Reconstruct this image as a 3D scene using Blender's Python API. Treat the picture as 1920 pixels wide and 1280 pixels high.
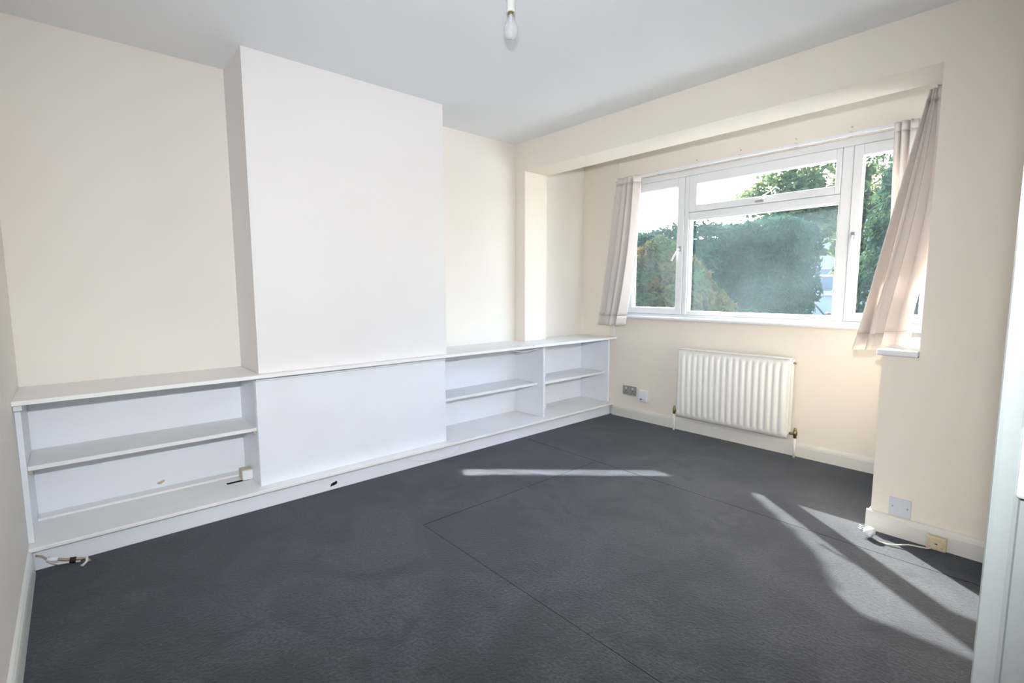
import bpy, bmesh, math, random
from mathutils import Vector, Matrix
random.seed(7)
sc = bpy.context.scene
for o in list(bpy.data.objects): bpy.data.objects.remove(o)
COL = sc.collection
R = math.radians

# ------------------------------------------------------------------ camera
CX, CY, CZ = 2.8416, 0.2095, 1.1903
YAW, PITCH, ROLL, FPX = 0.8433, 0.1057, -0.0023, 925.77
cam_d = bpy.data.cameras.new('camera'); cam = bpy.data.objects.new('camera', cam_d); COL.objects.link(cam)
cam_d.sensor_width = 36.0; cam_d.lens = FPX / 1920 * 36.0; cam_d.clip_start = 0.02; cam_d.clip_end = 300
F_ = Vector((-math.sin(YAW)*math.cos(PITCH), math.cos(YAW)*math.cos(PITCH), -math.sin(PITCH)))
r_ = Vector((math.cos(YAW), math.sin(YAW), 0)); u_ = r_.cross(F_)
rr = r_*math.cos(ROLL) + u_*math.sin(ROLL); uu = -r_*math.sin(ROLL) + u_*math.cos(ROLL)
m = Matrix((rr, uu, -F_)).transposed().to_4x4(); m.translation = (CX, CY, CZ)
cam.matrix_world = m
sc.camera = cam

# ------------------------------------------------------------------ world, sun, flash, exposure
SUN_EL = 35.5; SH = Vector((0.78, -0.626, 0)).normalized()          # horizontal travel direction of the sunlight
sd = Vector((SH.x*math.cos(R(SUN_EL)), SH.y*math.cos(R(SUN_EL)), -math.sin(R(SUN_EL))))
w = bpy.data.worlds.new('sky'); sc.world = w; w.use_nodes = True
nt = w.node_tree; bg = nt.nodes['Background']
sky = nt.nodes.new('ShaderNodeTexSky'); sky.sky_type = 'NISHITA'; sky.sun_disc = False
sky.sun_elevation = R(SUN_EL); sky.sun_rotation = math.atan2(-SH.x, -SH.y); sky.dust_density = 3.0; sky.ozone_density = 1.0
nt.links.new(sky.outputs[0], bg.inputs[0]); bg.inputs[1].default_value = 2.4
sl = bpy.data.lights.new('sun', 'SUN'); sl.energy = 26.0; sl.angle = R(0.6); sl.color = (1.0, 0.96, 0.88)
so = bpy.data.objects.new('sun', sl); COL.objects.link(so); so.rotation_euler = sd.to_track_quat('-Z', 'Y').to_euler(); so.location = (-4, 9, 6)
# the photographer's flash, a hand's breadth above the lens (its shadow shows behind the bulb and under the beam)
fl = bpy.data.lights.new('camera_flash', 'SPOT'); fl.energy = 195; fl.spot_size = R(127); fl.spot_blend = 1.0; fl.shadow_soft_size = 0.025; fl.color = (0.92, 0.96, 1.02)
fo = bpy.data.objects.new('camera_flash', fl); COL.objects.link(fo); fo.location = (CX, CY, CZ + 0.22)
fo.rotation_euler = (Vector((0.18, 2.30, 0.92)) - fo.location).to_track_quat('-Z', 'Y').to_euler()
vs = sc.view_settings; vs.view_transform = 'Standard'; vs.look = 'None'; vs.gamma = 1.0; vs.exposure = 0.42; vs.use_curve_mapping = False

# ------------------------------------------------------------------ materials
def mat(name, col, rough=0.6, spec=0.3, metal=0.0, bump=None, var=None, sheen=0.0, coat=0.0, bump_dist=0.002):
    """bump=(scale, strength); var=(scale, colour2, detail) blends colour by noise."""
    mt = bpy.data.materials.new(name); mt.use_nodes = True; t = mt.node_tree; b = t.nodes['Principled BSDF']
    b.inputs['Base Color'].default_value = (*col, 1); b.inputs['Roughness'].default_value = rough
    b.inputs['Specular IOR Level'].default_value = spec; b.inputs['Metallic'].default_value = metal
    b.inputs['Coat Weight'].default_value = coat
    if sheen: b.inputs['Sheen Weight'].default_value = sheen; b.inputs['Sheen Roughness'].default_value = 0.5
    tc = t.nodes.new('ShaderNodeNewGeometry')
    if var:
        n = t.nodes.new('ShaderNodeTexNoise'); n.inputs['Scale'].default_value = var[0]; n.inputs['Detail'].default_value = var[2] if len(var) > 2 else 4
        t.links.new(tc.outputs['Position'], n.inputs['Vector'])
        rp = t.nodes.new('ShaderNodeMapRange'); rp.inputs[1].default_value = 0.35; rp.inputs[2].default_value = 0.65
        t.links.new(n.outputs[0], rp.inputs[0])
        mx = t.nodes.new('ShaderNodeMix'); mx.data_type = 'RGBA'; mx.inputs[6].default_value = (*col, 1); mx.inputs[7].default_value = (*var[1], 1)
        t.links.new(rp.outputs[0], mx.inputs[0]); t.links.new(mx.outputs[2], b.inputs['Base Color'])
    if bump:
        n = t.nodes.new('ShaderNodeTexNoise'); n.inputs['Scale'].default_value = bump[0]; n.inputs['Detail'].default_value = 3
        t.links.new(tc.outputs['Position'], n.inputs['Vector'])
        bp = t.nodes.new('ShaderNodeBump'); bp.inputs['Strength'].default_value = bump[1]; bp.inputs['Distance'].default_value = bump_dist
        t.links.new(n.outputs[0], bp.inputs['Height']); t.links.new(bp.outputs[0], b.inputs['Normal'])
    return mt
M = {}
M['wall'] = mat('cream_paint', (0.82, 0.765, 0.695), 0.75, 0.2, bump=(60, 0.12), var=(1.3, (0.805, 0.745, 0.675)))
M['bay'] = mat('cream_paint_warm_bounce', (0.845, 0.775, 0.68), 0.75, 0.2, bump=(60, 0.12), var=(1.3, (0.83, 0.755, 0.66)))  # cream wall paint with warm sun bounce put into its colour
M['breast'] = mat('pale_cream_paint', (0.80, 0.775, 0.76), 0.75, 0.2, bump=(60, 0.12), var=(1.1, (0.785, 0.755, 0.74)))
M['ceil'] = mat('ceiling_white', (0.83, 0.85, 0.87), 0.85, 0.15, bump=(40, 0.15), var=(0.9, (0.815, 0.835, 0.85)))
M['white'] = mat('white_gloss_paint', (0.84, 0.87, 0.92), 0.36, 0.4, bump=(25, 0.08), var=(3.0, (0.815, 0.84, 0.88)))
M['board'] = mat('white_paint_warm_lit', (0.88, 0.87, 0.85), 0.4, 0.4, bump=(25, 0.08), var=(3.0, (0.85, 0.84, 0.815)))  # warmer light on the level boards is put into this white
M['ivory'] = mat('aged_white_gloss', (0.74, 0.73, 0.68), 0.32, 0.45, bump=(22, 0.15), var=(4.0, (0.70, 0.69, 0.63)))
M['frame'] = mat('window_white', (0.80, 0.81, 0.82), 0.35, 0.45, bump=(30, 0.05))
M['doorpaint'] = mat('thick_gloss_paint_dimmed', (0.46, 0.50, 0.48), 0.25, 0.5, bump=(45, 0.35), var=(6.0, (0.43, 0.47, 0.45)), bump_dist=0.003)  # white gloss, the dimmer light at the door put into its colour
M['radiator'] = mat('radiator_enamel', (0.86, 0.85, 0.80), 0.35, 0.4)
M['brass'] = mat('old_brass', (0.30, 0.24, 0.12), 0.4, 0.5, 0.9)
M['steel'] = mat('brushed_steel', (0.42, 0.42, 0.40), 0.38, 0.5, 0.75)
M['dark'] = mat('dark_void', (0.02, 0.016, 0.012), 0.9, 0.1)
M['darkgrey'] = mat('dark_grey_plastic', (0.06, 0.06, 0.07), 0.5)
M['plastic'] = mat('white_plastic', (0.80, 0.81, 0.82), 0.35, 0.4)
M['plate'] = mat('grey_white_plate', (0.62, 0.64, 0.70), 0.35, 0.4)
M['oldplastic'] = mat('yellowed_plastic', (0.66, 0.58, 0.42), 0.45, 0.35, var=(30, (0.55, 0.44, 0.28)))
M['cable'] = mat('cream_cable', (0.72, 0.68, 0.58), 0.5)
M['cable_tan'] = mat('tan_cable', (0.45, 0.36, 0.26), 0.6)
M['tape'] = mat('black_tape', (0.02, 0.012, 0.015), 0.5)
M['scuff'] = mat('brown_stain', (0.55, 0.44, 0.33), 0.7)
M['asphalt'] = mat('pale_paving', (0.40, 0.40, 0.39), 0.9, 0.1, bump=(20, 0.3), var=(2.0, (0.33, 0.33, 0.32)))
M['bark'] = mat('bark', (0.10, 0.08, 0.06), 0.9, 0.1, bump=(20, 0.6), var=(8, (0.06, 0.05, 0.04)))
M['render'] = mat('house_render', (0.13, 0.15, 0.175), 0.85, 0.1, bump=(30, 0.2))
M['tile'] = mat('roof_tile', (0.28, 0.16, 0.12), 0.8, 0.1, bump=(8, 0.4))
M['farglass'] = mat('far_glass', (0.045, 0.06, 0.075), 0.25, 0.3)
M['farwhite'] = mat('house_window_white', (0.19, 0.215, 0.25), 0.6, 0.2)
M['carwhite'] = mat('car_paint', (0.80, 0.81, 0.82), 0.2, 0.5, coat=0.8)
M['carglass'] = mat('car_glass', (0.05, 0.07, 0.08), 0.05, 0.6)
M['tyre'] = mat('tyre', (0.02, 0.02, 0.02), 0.8)
M['rubber'] = mat('black_rubber', (0.025, 0.025, 0.028), 0.6)
M['lampwhite'] = mat('lampholder_white', (0.78, 0.78, 0.74), 0.35, 0.4)

def carpet_mat():
    mt = bpy.data.materials.new('charcoal_carpet'); mt.use_nodes = True; t = mt.node_tree; b = t.nodes['Principled BSDF']
    b.inputs['Roughness'].default_value = 0.95; b.inputs['Specular IOR Level'].default_value = 0.1
    b.inputs['Sheen Weight'].default_value = 0.28; b.inputs['Sheen Roughness'].default_value = 0.45; b.inputs['Sheen Tint'].default_value = (0.82, 0.88, 1, 1)
    g = t.nodes.new('ShaderNodeNewGeometry')
    def noise(sc_, det, lo, hi, dist=0.0):
        n = t.nodes.new('ShaderNodeTexNoise'); n.inputs['Scale'].default_value = sc_; n.inputs['Detail'].default_value = det; n.inputs['Distortion'].default_value = dist
        t.links.new(g.outputs['Position'], n.inputs['Vector'])
        r = t.nodes.new('ShaderNodeMapRange'); r.inputs[1].default_value = lo; r.inputs[2].default_value = hi
        t.links.new(n.outputs[0], r.inputs[0]); return n, r
    n1, a = noise(2.4, 7, 0.38, 0.60, 1.2)      # trodden patches
    n2, c = noise(95, 4, 0.32, 0.68)           # pile speckle
    n3, d = noise(520, 2, 0.3, 0.7)
    n4, e_ = noise(4.2, 6, 0.31, 0.43, 1.4)      # darker stains
    m1 = t.nodes.new('ShaderNodeMix'); m1.data_type = 'RGBA'; m1.inputs[6].default_value = (0.0088, 0.0090, 0.0106, 1); m1.inputs[7].default_value = (0.0225, 0.0230, 0.0262, 1)
    t.links.new(a.outputs[0], m1.inputs[0])
    m2 = t.nodes.new('ShaderNodeMix'); m2.data_type = 'RGBA'; m2.blend_type = 'MULTIPLY'; m2.inputs[0].default_value = 0.9
    ml = t.nodes.new('ShaderNodeMath'); ml.operation = 'MULTIPLY_ADD'; ml.inputs[1].default_value = 1.3; ml.inputs[2].default_value = 0.35
    t.links.new(c.outputs[0], ml.inputs[0])
    t.links.new(m1.outputs[2], m2.inputs[6]); t.links.new(ml.outputs[0], m2.inputs[7])
    m3 = t.nodes.new('ShaderNodeMix'); m3.data_type = 'RGBA'; m3.inputs[6].default_value = (0.0085, 0.0085, 0.010, 1)
    t.links.new(e_.outputs[0], m3.inputs[0]); t.links.new(m2.outputs[2], m3.inputs[7])
    t.links.new(m3.outputs[2], b.inputs['Base Color'])
    bp = t.nodes.new('ShaderNodeBump'); bp.inputs['Strength'].default_value = 0.6; bp.inputs['Distance'].default_value = 0.004
    ad = t.nodes.new('ShaderNodeMath'); ad.operation = 'ADD'; t.links.new(n2.outputs[0], ad.inputs[0]); t.links.new(n3.outputs[0], ad.inputs[1])
    t.links.new(ad.outputs[0], bp.inputs['Height']); t.links.new(bp.outputs[0], b.inputs['Normal'])
    return mt
M['carpet'] = carpet_mat()

def glass_mat(name, haze, sc_):
    """window glass with a film of dirt that scatters the sun"""
    mt = bpy.data.materials.new(name); mt.use_nodes = True; t = mt.node_tree
    for n in list(t.nodes): t.nodes.remove(n)
    out = t.nodes.new('ShaderNodeOutputMaterial'); tr = t.nodes.new('ShaderNodeBsdfTransparent'); gl = t.nodes.new('ShaderNodeBsdfGlossy'); tl = t.nodes.new('ShaderNodeBsdfTranslucent')
    tr.inputs[0].default_value = (0.96, 0.98, 0.98, 1); gl.inputs['Roughness'].default_value = 0.02; tl.inputs[0].default_value = (0.66, 0.92, 1.0, 1)
    lw = t.nodes.new('ShaderNodeLayerWeight'); lw.inputs[0].default_value = 0.5
    pw = t.nodes.new('ShaderNodeMath'); pw.operation = 'POWER'; pw.inputs[1].default_value = 5.0; t.links.new(lw.outputs['Facing'], pw.inputs[0])
    fr = t.nodes.new('ShaderNodeMath'); fr.operation = 'MULTIPLY_ADD'; fr.inputs[1].default_value = 0.9; fr.inputs[2].default_value = 0.03; t.links.new(pw.outputs[0], fr.inputs[0])
    ms = t.nodes.new('ShaderNodeMixShader'); t.links.new(fr.outputs[0], ms.inputs[0]); t.links.new(tr.outputs[0], ms.inputs[1]); t.links.new(gl.outputs[0], ms.inputs[2])
    g = t.nodes.new('ShaderNodeNewGeometry'); n = t.nodes.new('ShaderNodeTexNoise'); n.inputs['Scale'].default_value = sc_; n.inputs['Detail'].default_value = 4
    t.links.new(g.outputs['Position'], n.inputs['Vector'])
    rp = t.nodes.new('ShaderNodeMapRange'); rp.inputs[1].default_value = 0.3; rp.inputs[2].default_value = 0.7; rp.inputs[3].default_value = haze*0.45; rp.inputs[4].default_value = haze*1.5
    t.links.new(n.outputs[0], rp.inputs[0])
    m2 = t.nodes.new('ShaderNodeMixShader'); t.links.new(rp.outputs[0], m2.inputs[0]); t.links.new(ms.outputs[0], m2.inputs[1]); t.links.new(tl.outputs[0], m2.inputs[2])
    t.links.new(m2.outputs[0], out.inputs[0]); return mt
M['glass'] = glass_mat('dusty_glass', 0.010, 2.2)
M['glass_clean'] = glass_mat('clear_glass', 0.005, 3.0)

def leaf_mat(name, c1, c2, trans=0.45, sc_=1.5):
    mt = bpy.data.materials.new(name); mt.use_nodes = True; t = mt.node_tree
    for n in list(t.nodes): t.nodes.remove(n)
    out = t.nodes.new('ShaderNodeOutputMaterial'); df = t.nodes.new('ShaderNodeBsdfDiffuse'); tl = t.nodes.new('ShaderNodeBsdfTranslucent'); ms = t.nodes.new('ShaderNodeMixShader')
    g = t.nodes.new('ShaderNodeNewGeometry'); n = t.nodes.new('ShaderNodeTexNoise'); n.inputs['Scale'].default_value = sc_; n.inputs['Detail'].default_value = 5
    t.links.new(g.outputs['Position'], n.inputs['Vector'])
    rp = t.nodes.new('ShaderNodeMapRange'); rp.inputs[1].default_value = 0.38; rp.inputs[2].default_value = 0.62; t.links.new(n.outputs[0], rp.inputs[0])
    mx = t.nodes.new('ShaderNodeMix'); mx.data_type = 'RGBA'; mx.inputs[6].default_value = (*c1, 1); mx.inputs[7].default_value = (*c2, 1)
    t.links.new(rp.outputs[0], mx.inputs[0]); t.links.new(mx.outputs[2], df.inputs[0]); t.links.new(mx.outputs[2], tl.inputs[0])
    ms.inputs[0].default_value = trans; t.links.new(df.outputs[0], ms.inputs[1]); t.links.new(tl.outputs[0], ms.inputs[2]); t.links.new(ms.outputs[0], out.inputs[0])
    return mt
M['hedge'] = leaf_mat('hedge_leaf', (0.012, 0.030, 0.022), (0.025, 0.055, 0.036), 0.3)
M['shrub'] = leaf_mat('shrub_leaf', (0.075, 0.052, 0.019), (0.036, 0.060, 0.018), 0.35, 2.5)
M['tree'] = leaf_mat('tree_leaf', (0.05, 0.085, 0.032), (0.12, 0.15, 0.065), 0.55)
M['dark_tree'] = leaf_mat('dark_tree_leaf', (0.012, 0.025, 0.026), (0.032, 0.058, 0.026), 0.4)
M['grass'] = leaf_mat('grass_blade', (0.14, 0.22, 0.07), (0.20, 0.28, 0.10), 0.3)

def curtain_mat():
    mt = bpy.data.materials.new('dusky_pink_curtain'); mt.use_nodes = True; t = mt.node_tree
    for n in list(t.nodes): t.nodes.remove(n)
    out = t.nodes.new('ShaderNodeOutputMaterial'); df = t.nodes.new('ShaderNodeBsdfDiffuse'); tl = t.nodes.new('ShaderNodeBsdfTranslucent'); ms = t.nodes.new('ShaderNodeMixShader')
    c = (0.86, 0.795, 0.75, 1); df.inputs[0].default_value = c; tl.inputs[0].default_value = (0.82, 0.76, 0.72, 1); ms.inputs[0].default_value = 0.3
    g = t.nodes.new('ShaderNodeNewGeometry'); n = t.nodes.new('ShaderNodeTexNoise'); n.inputs['Scale'].default_value = 300; t.links.new(g.outputs['Position'], n.inputs['Vector'])
    bp = t.nodes.new('ShaderNodeBump'); bp.inputs['Strength'].default_value = 0.2; bp.inputs['Distance'].default_value = 0.001; t.links.new(n.outputs[0], bp.inputs['Height']); t.links.new(bp.outputs[0], df.inputs['Normal'])
    t.links.new(df.outputs[0], ms.inputs[1]); t.links.new(tl.outputs[0], ms.inputs[2]); t.links.new(ms.outputs[0], out.inputs[0]); return mt
M['curtain'] = curtain_mat()
def bulb_glass():
    mt = bpy.data.materials.new('clear_bulb_glass'); mt.use_nodes = True; t = mt.node_tree
    for n in list(t.nodes): t.nodes.remove(n)
    out = t.nodes.new('ShaderNodeOutputMaterial'); tr = t.nodes.new('ShaderNodeBsdfTransparent'); gl = t.nodes.new('ShaderNodeBsdfPrincipled'); ms = t.nodes.new('ShaderNodeMixShader')
    tr.inputs[0].default_value = (0.93, 0.94, 0.95, 1); gl.inputs['Base Color'].default_value = (0.82, 0.83, 0.84, 1); gl.inputs['Roughness'].default_value = 0.08; gl.inputs['Specular IOR Level'].default_value = 0.7
    ms.inputs[0].default_value = 0.35; t.links.new(tr.outputs[0], ms.inputs[1]); t.links.new(gl.outputs[0], ms.inputs[2]); t.links.new(ms.outputs[0], out.inputs[0]); return mt
M['bulb'] = bulb_glass()

# ------------------------------------------------------------------ mesh helpers
class MB:
    def __init__(s): s.v = []; s.f = []; s.smooth = False
    def add(s, vs_, fs): b = len(s.v); s.v += [tuple(p) for p in vs_]; s.f += [tuple(i+b for i in f) for f in fs]; return s
    def box(s, x0, x1, y0, y1, z0, z1):
        return s.add([(x0,y0,z0),(x1,y0,z0),(x1,y1,z0),(x0,y1,z0),(x0,y0,z1),(x1,y0,z1),(x1,y1,z1),(x0,y1,z1)],
                     [(3,2,1,0),(4,5,6,7),(0,1,5,4),(1,2,6,5),(2,3,7,6),(3,0,4,7)])
    def prism(s, pts, z0, z1):            # pts counter-clockwise in xy
        n = len(pts)
        return s.add([(x,y,z0) for x,y in pts] + [(x,y,z1) for x,y in pts],
                     [tuple(range(n-1,-1,-1)), tuple(range(n,2*n))] + [(i,(i+1)%n,(i+1)%n+n,i+n) for i in range(n)])
    def extrude(s, prof, a, b_, axis):    # profile in the plane normal to axis; list of (p,q)
        def pt(p,q,t): return {'x':(t,p,q),'y':(p,t,q),'z':(p,q,t)}[axis]
        n = len(prof)
        return s.add([pt(p,q,a) for p,q in prof] + [pt(p,q,b_) for p,q in prof],
                     [tuple(range(n-1,-1,-1)), tuple(range(n,2*n))] + [(i,(i+1)%n,(i+1)%n+n,i+n) for i in range(n)])
    def tube(s, path, rad, seg=8, caps=True):
        P = [Vector(p) for p in path]; n = len(P); rads = rad if isinstance(rad,(list,tuple)) else [rad]*n
        T = [(P[min(i+1,n-1)]-P[max(i-1,0)]).normalized() for i in range(n)]
        up = Vector((0,0,1)) if abs(T[0].z) < 0.9 else Vector((1,0,0)); nx = T[0].cross(up).normalized(); vs_ = []
        for i in range(n):
            nx = (nx - T[i]*nx.dot(T[i])).normalized(); ny = T[i].cross(nx)
            for k in range(seg): a = 2*math.pi*k/seg; vs_.append(P[i] + nx*math.cos(a)*rads[i] + ny*math.sin(a)*rads[i])
        fs = [(i*seg+k, i*seg+(k+1)%seg, (i+1)*seg+(k+1)%seg, (i+1)*seg+k) for i in range(n-1) for k in range(seg)]
        if caps: fs += [tuple(range(seg-1,-1,-1)), tuple(range((n-1)*seg, n*seg))]
        s.smooth = True; return s.add(vs_, fs)
    def lathe(s, prof, c, seg=24):        # prof: (radius, z)
        vs_ = [(c[0]+r*math.cos(2*math.pi*k/seg), c[1]+r*math.sin(2*math.pi*k/seg), c[2]+z) for r,z in prof for k in range(seg)]
        n = len(prof); fs = [(i*seg+k, i*seg+(k+1)%seg, (i+1)*seg+(k+1)%seg, (i+1)*seg+k) for i in range(n-1) for k in range(seg)]
        s.smooth = True; return s.add(vs_, fs)
    def mesh(s, name, off=(0,0,0)):
        me = bpy.data.meshes.new(name); me.from_pydata([(x-off[0],y-off[1],z-off[2]) for x,y,z in s.v], [], s.f); me.validate()
        bm = bmesh.new(); bm.from_mesh(me); bmesh.ops.recalc_face_normals(bm, faces=bm.faces); bm.to_mesh(me); bm.free()
        if s.smooth:
            for p in me.polygons: p.use_smooth = True
        return me
    def build(s, name, m_, parent=None, bevel=0.0, loc=None):
        """world coordinates in, object placed under its parent (parents are unrotated)"""
        if parent is not None: off = world_loc(parent)
        elif loc is not None: off = loc
        else:
            xs=[p[0] for p in s.v]; ys=[p[1] for p in s.v]; zs=[p[2] for p in s.v]; off=((min(xs)+max(xs))/2,(min(ys)+max(ys))/2,min(zs))
        o = bpy.data.objects.new(name, s.mesh(name, off)); COL.objects.link(o); o.data.materials.append(M[m_] if isinstance(m_, str) else m_)
        if parent is not None: o.parent = parent
        else: o.location = off
        if bevel:
            b = o.modifiers.new('edge', 'BEVEL'); b.width = bevel; b.segments = 2; b.limit_method = 'ANGLE'; b.angle_limit = R(40)
        return o
def world_loc(o):
    l = Vector(o.location); p = o.parent
    while p is not None: l += Vector(p.location); p = p.parent
    return tuple(l)
def B(*a): return MB().box(*a)
def thing(name, label, cat, loc, group=None):
    o = bpy.data.objects.new(name, None); o.empty_display_size = 0.1; COL.objects.link(o); o.location = loc
    return tag(o, label, cat, group)
def tag(o, label, cat, group=None):
    o['label'] = label; o['category'] = cat
    if group: o['group'] = group
    return o
def struct(o, label=None):
    o['kind'] = 'structure'
    if label: o['label'] = label
    return o
def sroot(name, loc, label=None):
    o = bpy.data.objects.new(name, None); o.empty_display_size = 0.1; COL.objects.link(o); o.location = loc; return struct(o, label)

# ------------------------------------------------------------------ room dimensions
H = 2.40; A = -0.365; Y1, Y2 = 0.930, 2.130; Y3, Y4, YW = 3.110, 3.370, 4.008
XL, XR, XR2 = -0.248, 2.405, 2.268; ZS = 2.1645; XWALL = 2.818; YG = 4.06
ZT = 0.744; ZB = 0.1134; OUTG = -0.42

# floor: boards below, carpet laid in three pieces with open seams
fl_ = struct(B(A-0.1, 4.2, -0.75, YW+0.1, -0.10, -0.009).build('floor', 'carpet'), 'charcoal carpet fitted in pieces with visible seams')
def carpet(pts, lab):
    o = MB().prism(pts, -0.009, 0.0).build('carpet_piece', 'carpet', fl_, bevel=0.002); o['label'] = lab
g = 0.0005
carpet([(A,0),(4.1,0),(4.1,1.465-g),(0.75-g,1.465-g),(0.75-g,2.857-g),(A,2.857-g)], 'large L-shaped piece of charcoal carpet along the shelves')
carpet([(0.75+g,1.465+g),(XWALL,1.465+g),(XWALL,2.857-g),(0.75+g,2.857-g)], 'rectangular charcoal carpet piece let into the floor')
carpet([(A,2.857+g),(XWALL,2.857+g),(XWALL,YW),(A,YW)], 'charcoal carpet piece under the radiator')
# ceiling
struct(MB().prism([(A-0.3,-0.75),(4.2,-0.75),(4.2,Y4+0.0),(2.75,YW+0.25),(A-0.3,YW+0.25)], H, H+0.12).build('ceiling', 'ceil'))
# walls
struct(B(A-0.3, XWALL+0.001, -0.25, 0, -0.1, H).build('wall_left', 'wall'))
struct(B(A-0.3, A, 0, YW+0.25, -0.1, H).build('wall_chimney_side', 'wall'))
cb = struct(B(A, 0, Y1, Y2, ZT, H).build('wall_chimney_breast', 'breast'))
B(A, -0.06, Y1+0.005, Y2, -0.009, ZT).build('hearth_core', 'breast', cb)
# opening to the bay: pier, beam, right hand wall with low wall below the sill
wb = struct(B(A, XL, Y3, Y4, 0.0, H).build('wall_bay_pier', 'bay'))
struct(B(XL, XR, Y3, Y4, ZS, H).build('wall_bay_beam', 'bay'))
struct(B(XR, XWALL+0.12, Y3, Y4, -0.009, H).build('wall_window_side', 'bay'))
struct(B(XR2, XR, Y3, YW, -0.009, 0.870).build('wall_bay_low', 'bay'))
# front wall of the bay around the window opening
WX0, WX1, WZ0, WZ1 = 0.125, 2.335, 0.925, 2.150
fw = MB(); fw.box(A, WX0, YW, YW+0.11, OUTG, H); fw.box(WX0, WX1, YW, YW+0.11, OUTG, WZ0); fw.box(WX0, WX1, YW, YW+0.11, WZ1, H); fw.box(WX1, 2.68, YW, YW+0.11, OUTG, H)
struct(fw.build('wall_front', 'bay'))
# right cheek of the bay with the side window opening
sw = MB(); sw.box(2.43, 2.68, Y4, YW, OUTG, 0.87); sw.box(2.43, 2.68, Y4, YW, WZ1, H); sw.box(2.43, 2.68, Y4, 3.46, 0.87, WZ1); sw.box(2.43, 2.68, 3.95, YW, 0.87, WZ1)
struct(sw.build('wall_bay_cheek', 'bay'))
# right wall with the doorway the picture is taken from, and the hall behind it
DY0, DY1 = -0.02, 1.10
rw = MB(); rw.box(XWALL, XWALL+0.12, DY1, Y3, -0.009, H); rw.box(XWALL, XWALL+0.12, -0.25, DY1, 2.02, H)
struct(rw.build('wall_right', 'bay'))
hw = MB(); hw.box(4.1, 4.2, -0.75, 3.2, -0.1, H); hw.box(XWALL+0.001, 4.1, -0.75, -0.65, -0.1, H); hw.box(XWALL+0.12, 4.1, 3.1, 3.2, -0.1, H); hw.box(XWALL+0.001, XWALL+0.12, -0.65, -0.25, -0.009, H)
struct(hw.build('wall_hall', 'wall'))

# baseboards
def skirt(name, axis, a, b, at, h, d, sgn, m_='ivory'):
    # rounded-top profile; at = wall plane; sgn = direction into the room
    prof = [(at,0.0),(at+sgn*d,0.0),(at+sgn*d,h*0.72),(at+sgn*d*0.85,h*0.86),(at+sgn*d*0.5,h*0.96),(at,h)]
    o = MB()
    if axis == 'x': o.extrude(prof, a, b, 'x')
    else: o.extrude(prof, a, b, 'y')
    return struct(o.build(name, m_))
skirt('baseboard_left', 'x', 0.0375, XWALL, 0, 0.105, 0.017, 1)
skirt('baseboard_front', 'x', 0.03, XR2-0.002, YW, 0.098, 0.018, -1)
skirt('baseboard_window_side', 'x', XR2-0.016, XWALL, Y3, 0.098, 0.018, -1)
skirt('baseboard_bay_low', 'y', Y3-0.0005, YW-0.02, XR2, 0.098, 0.018, -1)
skirt('baseboard_right', 'y', DY1+0.06, Y3-0.02, XWALL, 0.098, 0.018, -1)

# door frame at the picture's right edge
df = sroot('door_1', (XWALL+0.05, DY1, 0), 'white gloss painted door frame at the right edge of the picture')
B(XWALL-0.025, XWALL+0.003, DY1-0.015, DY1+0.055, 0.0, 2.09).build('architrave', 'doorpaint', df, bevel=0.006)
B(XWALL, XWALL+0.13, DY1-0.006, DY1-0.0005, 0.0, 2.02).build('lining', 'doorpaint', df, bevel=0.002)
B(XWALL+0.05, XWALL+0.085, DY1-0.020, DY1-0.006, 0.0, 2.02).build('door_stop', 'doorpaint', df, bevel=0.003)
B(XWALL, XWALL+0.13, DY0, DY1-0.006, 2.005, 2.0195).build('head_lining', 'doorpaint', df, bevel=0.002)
sp = B(XWALL-0.002, XWALL+0.042, DY1-0.0185, DY1-0.006, 0.926, 1.018).build('strike_plate', 'plastic', df, bevel=0.005)
B(XWALL+0.001, XWALL+0.036, DY1-0.0175, DY1-0.006, 1.0182, 1.036).build('latch_recess', 'tape', sp)

# ------------------------------------------------------------------ window_1 (front of the bay)
FY0, FY1 = YW+0.018, YW+0.085
w1 = sroot('window_1', (1.23, YG, WZ0), 'white framed window of three lights in the bay')
e = 0.0015
def fr(name, x0, x1, z0, z1, y0=FY0, y1=FY1, par=w1, bv=0.005, m_='frame'): return B(x0, x1, y0, y1, z0, z1).build(name, m_, par, bevel=bv)
fr('frame_rail', WX0, WX1, 2.098, WZ1); fr('frame_rail', WX0, WX1, WZ0, 0.972)
fr('frame_post', WX0, 0.152, 0.972, 2.098); fr('frame_post', 2.300, WX1, 0.972, 2.098)
fr('mullion', 0.690, 0.728, 0.972, 2.098); fr('mullion', 1.795, 1.858, 0.972, 2.098)
fr('transom', 0.728, 1.795, 1.752, 1.806)
def sash(name, x0, x1, z0, z1, gx0, gx1, gz0, gz1, glass, dy=0.006):
    y0, y1 = FY0-dy, FY1-0.012
    s = MB(); s.box(x0, gx0, y0, y1, z0, z1).box(gx1, x1, y0, y1, z0, z1).box(gx0, gx1, y0, y1, z0, gz0).box(gx0, gx1, y0, y1, gz1, z1)
    o = s.build(name, 'frame', w1, bevel=0.004)
    B(gx0-0.004, gx1+0.004, YG-0.002, YG+0.002, gz0-0.004, gz1+0.004).build('pane', glass, o)
    return o
s1 = sash('casement', 0.152+e, 0.690-e, 0.972+e, 2.098-e, 0.203, 0.630, 1.029, 2.028, 'glass')
s2 = sash('fanlight', 0.728+e, 1.795-e, 1.806+e, 2.098-e, 0.795, 1.762, 1.860, 2.025, 'glass_clean')
s3 = sash('casement', 1.858+e, 2.300-e, 0.972+e, 2.098-e, 1.912, 2.245, 1.029, 2.028, 'glass_clean')
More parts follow.
